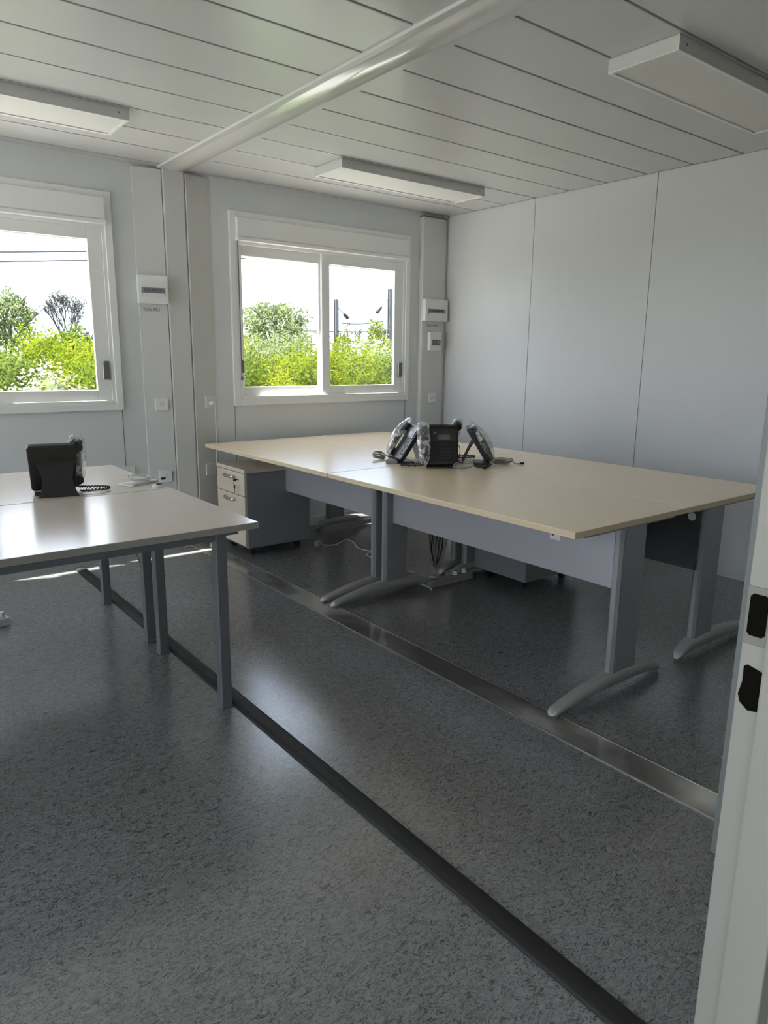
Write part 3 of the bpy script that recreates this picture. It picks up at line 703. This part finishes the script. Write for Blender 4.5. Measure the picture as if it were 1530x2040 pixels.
for i, (x, y, s) in enumerate(((1.145, 4.315, .014), (1.28, 1.185, .004))):
    b = MB(); b.prism([(-s, -s*.4), (s*.3, -s*.6), (s, .2*s), (s*.2, s*.5)], 'z', .0005, .003); o = b.build('debris', 'debris' if i == 0 else 'cable_white', loc=(x, y, 0))
    tag(o, label=('dark crumb on the floor under the small tables', 'tiny white crumb at the edge of the floor duct')[i], cat='crumb')

# ------------------------------------------------------------------ outside
gnd = MB().box(-60, 110, YO+.4, 140, -.62, -.5).build('ground', 'grass'); tag(gnd, kind='structure', label='grassy ground outside the windows')
gv = MB().box(-40, 60, YO+.02, 8.2, -.52, -.49).box(-40, XL-.3, -30, YO+.02, -.52, -.49).build('bounce_yard', 'gravel'); tag(gv, kind='structure', label='unseen pale gravel yard added to bounce sunlight into the room')  # added reflector surface, out of sight below the sills
def leaves_mesh(name, P, Nn, size, rng, m, parent=None, aspect=.55):
    n = len(P); R = rng.normal(size=(n, 3)); R /= np.linalg.norm(R, axis=1)[:, None]
    A_ = np.cross(Nn, R); A_ /= np.linalg.norm(A_, axis=1)[:, None]+1e-9; B2 = np.cross(Nn, A_)
    s = size*rng.uniform(.6, 1.35, n)[:, None]
    V = np.empty((n, 4, 3)); V[:, 0] = P-A_*s*.5; V[:, 1] = P+B2*s*aspect*.5; V[:, 2] = P+A_*s*.5; V[:, 3] = P-B2*s*aspect*.5
    me = bpy.data.meshes.new(name); me.vertices.add(n*4); me.vertices.foreach_set('co', V.reshape(-1).astype('f'))
    me.loops.add(n*4); me.loops.foreach_set('vertex_index', np.arange(n*4, dtype='i'))
    me.polygons.add(n); me.polygons.foreach_set('loop_start', np.arange(0, n*4, 4, dtype='i')); me.polygons.foreach_set('loop_total', np.full(n, 4, dtype='i'))
    me.update(); me.validate(); me.materials.append(M[m]); o = bpy.data.objects.new(name, me); C.objects.link(o)
    if parent: o.parent = parent
    return o
def shrub(x, y, z0, h, rx, ry, m, n, seed, label, size=.11, inner='leaf_mid', cat='shrub', group=None):
    rng = np.random.default_rng(seed)
    t = empty('shrub', (x, y, z0), 0, label=label, cat=cat, group=group)
    d = rng.normal(size=(n, 3)); d /= np.linalg.norm(d, axis=1)[:, None]; d[:, 2] = np.abs(d[:, 2])**.8*np.sign(d[:, 2]+.55)
    lump = 1+.16*np.sin(d[:, 0]*5+seed)+.13*np.sin(d[:, 1]*6+seed*2)+.10*np.sin(d[:, 2]*9+seed)
    rad = lump*rng.uniform(.80, 1.06, n)
    P = d*rad[:, None]*np.array([rx, ry, h*.5])+np.array([0, 0, h*.5])
    Nn = d+rng.normal(size=(n, 3))*.6; Nn /= np.linalg.norm(Nn, axis=1)[:, None]
    leaves_mesh('leaves', P, Nn, size, rng, m, t)
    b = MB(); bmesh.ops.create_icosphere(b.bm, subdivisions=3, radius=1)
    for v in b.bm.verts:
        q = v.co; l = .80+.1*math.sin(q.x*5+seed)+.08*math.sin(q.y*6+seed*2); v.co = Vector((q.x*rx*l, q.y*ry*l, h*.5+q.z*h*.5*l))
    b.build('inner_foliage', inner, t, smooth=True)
    b = MB()
    for k in range(4): b.tube([(0, 0, .0), (rx*.3*math.cos(k*1.6), ry*.3*math.sin(k*1.6), h*.5)], .03, 6)
    b.build_each('stems', 'bark', t)
    return t
G = -.5
rows = []
k = 0
for i in range(15):       # front row
    x = -5.5+i*1.05; y = 10.2+.35*math.sin(i*2.1); k += 1
    h = 1.86+.16*math.sin(i*1.7)+.10*math.sin(i*3.1)
    rows.append((x, y, h, .70, .72, ('leaf_lime', 'leaf_mid', 'leaf_lime')[i % 3]))
for i in range(13):       # back row
    x = -5.0+i*1.35; y = 12.6+.4*math.sin(i*1.3)
    h = 2.10+.10*math.sin(i*2.3)
    rows.append((x, y, h, .86, .82, ('leaf_lime', 'leaf_pale', 'leaf_lime', 'leaf_lime')[i % 4]))
def shrub_label(i, x, y):
    a = x/y; front = i < 15
    vis = ['lime green', 'mid green'][(rows[i][5] == 'leaf_mid')] if front else ('pale green' if rows[i][5] == 'leaf_pale' else 'lime green')
    if .16 < a < .345:
        k = sorted([r[0] for j, r in enumerate(rows) if (j < 15) == front and .16 < r[0]/r[1] < .345]).index(x)
        return '%s shrub, %s hedge row, %s from left in the left window' % (vis, 'front' if front else 'back', ['first', 'second', 'third', 'fourth'][k])
    if .46 < a < .85:
        k = sorted([r[0] for j, r in enumerate(rows) if (j < 15) == front and .46 < r[0]/r[1] < .85]).index(x)
        return '%s shrub, %s hedge row, %s from left in the right window' % (vis, 'front' if front else 'back', ['first', 'second', 'third', 'fourth', 'fifth'][k])
    return 'green hedge shrub hidden by the walls, outside both window views'
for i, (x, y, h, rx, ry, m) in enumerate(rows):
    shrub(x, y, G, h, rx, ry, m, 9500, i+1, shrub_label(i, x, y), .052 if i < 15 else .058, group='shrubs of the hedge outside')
shrub(2.05, 9.0, G, 1.62, .62, .6, 'blossom', 3200, 77, 'white blossoming bush low in the left window corner', .05, 'leaf_pale')
shrub(8.75, 11.4, G, 2.20, .45, .5, 'blossom', 2200, 78, 'white blossoming bush at the right edge of the right window', .05, 'leaf_pale')
shrub(7.6, 14.6, G, 2.42, .9, .5, 'blossom', 2000, 79, 'pale blossom tops behind the hedge in the right window', .06, 'leaf_pale')
def tree(x, y, z0, H, crown_r, crown_z, m, n, size, seed, label, trunk=.12, levels=4, dens=1.0, tall=1.0, solid=True):
    rng = np.random.default_rng(seed); rnd = random.Random(seed)
    t = empty('tree', (x, y, z0), 0, label=label, cat='tree')
    b = MB(); tips = []
    def grow(p, d, L, r, lv):
        q = p+d*L*.5+Vector((rnd.uniform(-1, 1), rnd.uniform(-1, 1), 0))*L*.06; e = p+d*L
        b.tube([p, q, e], r, 5, rs=[r, r*.88, r*.72])
        tips.append(e)
        if lv == 0: return
        for i in range(3 if lv > 1 else 4):
            an = rnd.uniform(0, 2*PI); sp_ = rnd.uniform(.35, .75)
            ax = Vector((math.cos(an), math.sin(an), 0)); nd = (d+ax*sp_+Vector((0, 0, .12*tall))).normalized()
            grow(e, nd, L*rnd.uniform(.62, .82), r*.68, lv-1)
    grow(Vector((0, 0, 0)), Vector((0, 0, 1)), H*.33, trunk, levels)
    # scale branches to the crown
    zmax = max(p.z for p in tips); xm = max(math.hypot(p.x, p.y) for p in tips)
    for v in b.bm.verts: 
        v.co.z *= H*.97/zmax
        if v.co.z > H*.2: v.co.x *= crown_r*.98/xm; v.co.y *= crown_r*.98/xm
    b.build('branches', 'bark', t)
    if n:
        if solid:
            d = rng.normal(size=(n, 3)); d /= np.linalg.norm(d, axis=1)[:, None]
            rad = rng.uniform(.35, 1, n)**.6*(1+.12*np.sin(d[:, 0]*6+seed)+.12*np.sin(d[:, 2]*7+seed))
            P = d*rad[:, None]*np.array([crown_r, crown_r, (H-crown_z)*.52*1.0])+np.array([0, 0, (H+crown_z)/2])
        else:
            ids = rng.integers(0, len(tips), n); tp = np.array([[p.x*crown_r/xm, p.y*crown_r/xm, p.z*H*.97/zmax] for p in tips]); tp = tp[tp[:, 2] > H*.25]
            P = tp[rng.integers(0, len(tp), n)]+rng.normal(size=(n, 3))*crown_r*.07
        Nn = rng.normal(size=(n, 3)); Nn /= np.linalg.norm(Nn, axis=1)[:, None]
        leaves_mesh('leaves', P, Nn, size, rng, m, t)
    return t
tree(14.65, 26, G, 4.05, 1.45, 1.7, 'leaf_pale', 5200, .13, 5, 'round light green tree behind the hedge in the right window')
tree(4.75, 26, G, 3.80, 1.10, 1.9, 'leaf_pale', 3600, .12, 6, 'light green tree behind the hedge at the left edge of the left window')
tree(6.75, 26, G, 4.05, 1.05, 1.4, 'leaf_grey', 2600, .05, 8, 'nearly bare tree with fine twigs in the left window', .085, 5, solid=False)
tree(19.75, 26, G, 3.45, .45, 1.6, 'leaf_lime', 1500, .11, 9, 'slim upright green tree between the rail masts', .06, 3)
tree(18.4, 26, G, 3.35, .55, 1.6, 'leaf_grey', 700, .07, 10, 'thin bare tree beside the left rail mast', .05, 4, solid=False)
tree(21.0, 27, G, 3.45, .55, 1.6, 'leaf_grey', 600, .07, 12, 'thin bare tree beside the right rail mast', .05, 4, solid=False)
tree(5.75, 22, G, 2.55, .80, 1.2, 'leaf_mid', 2400, .12, 13, 'dark green bushy tree low behind the hedge in the left window')
tree(16.6, 24, G, 2.9, .35, 1.6, 'leaf_grey', 500, .09, 14, 'small grey tree top behind the hedge in the right window', .04, 3, solid=False)
def mast(x, y, H, label, arms):
    t = empty('rail_mast', (x, y, G), 0, label=label, cat='mast')
    MB().prism([(-.13, -.13), (.13, -.13), (.13, -.07), (.03, -.07), (.03, .07), (.13, .07), (.13, .13), (-.13, .13), (-.13, .07), (-.03, .07), (-.03, -.07), (-.13, -.07)], 'z', 0, H).build('post', 'concrete_pole', t)
    for (dx, dz0, dz1) in arms:
        MB().tube([(0, 0, dz0), (dx, 0, dz1)], .025, 6).build('arm', 'wire', t)
        u = .62; v = .95
        b = MB(); b.tube([(dx*u, 0, dz0+(dz1-dz0)*u), (dx*v, 0, dz0+(dz1-dz0)*v)], .13, 10, rs=[.10, .13]); b.build('insulator', 'insulator', t, smooth=True)
    return t
mast(27.1, 40, 5.5, 'grey railway mast with insulators left of the slim tree', [(1.0, 5.1, 4.3), (1.1, 2.95, 2.95), (.9, 1.9, 1.9)])
mast(31.6, 40, 6.42, 'tall grey railway mast at the right edge of the window', [(-1.2, 5.9, 4.75), (-1.4, 3.4, 3.4), (-1.0, 2.0, 2.0)])
def wire(p, q, sag, r, label):
    P = [Vector(p).lerp(Vector(q), i/16)-Vector((0, 0, sag*4*(i/16)*(1-i/16))) for i in range(17)]
    b = MB(); b.tube(P, r, 5); o = b.build('overhead_wire', 'wire'); tag(o, label=label, cat='wire', group='railway overhead wires')
wire((27.5, 40, 3.50), (31.0, 40, 3.75), .1, .034, 'railway wire between the two masts, upper one')
wire((18, 40, 3.2), (32, 40, 3.15), .25, .034, 'railway wire between the two masts, middle one')
wire((27.1, 40, 2.45), (38, 40, 2.2), .2, .034, 'railway wire running right from the left mast, lower one')
wire((-6, 30, 3.75), (26, 30, 6.95), .0, .028, 'thin overhead wire across the left window sky, upper one')
wire((-6, 30, 3.43), (26, 30, 6.62), .0, .028, 'thin overhead wire across the left window sky, lower one')
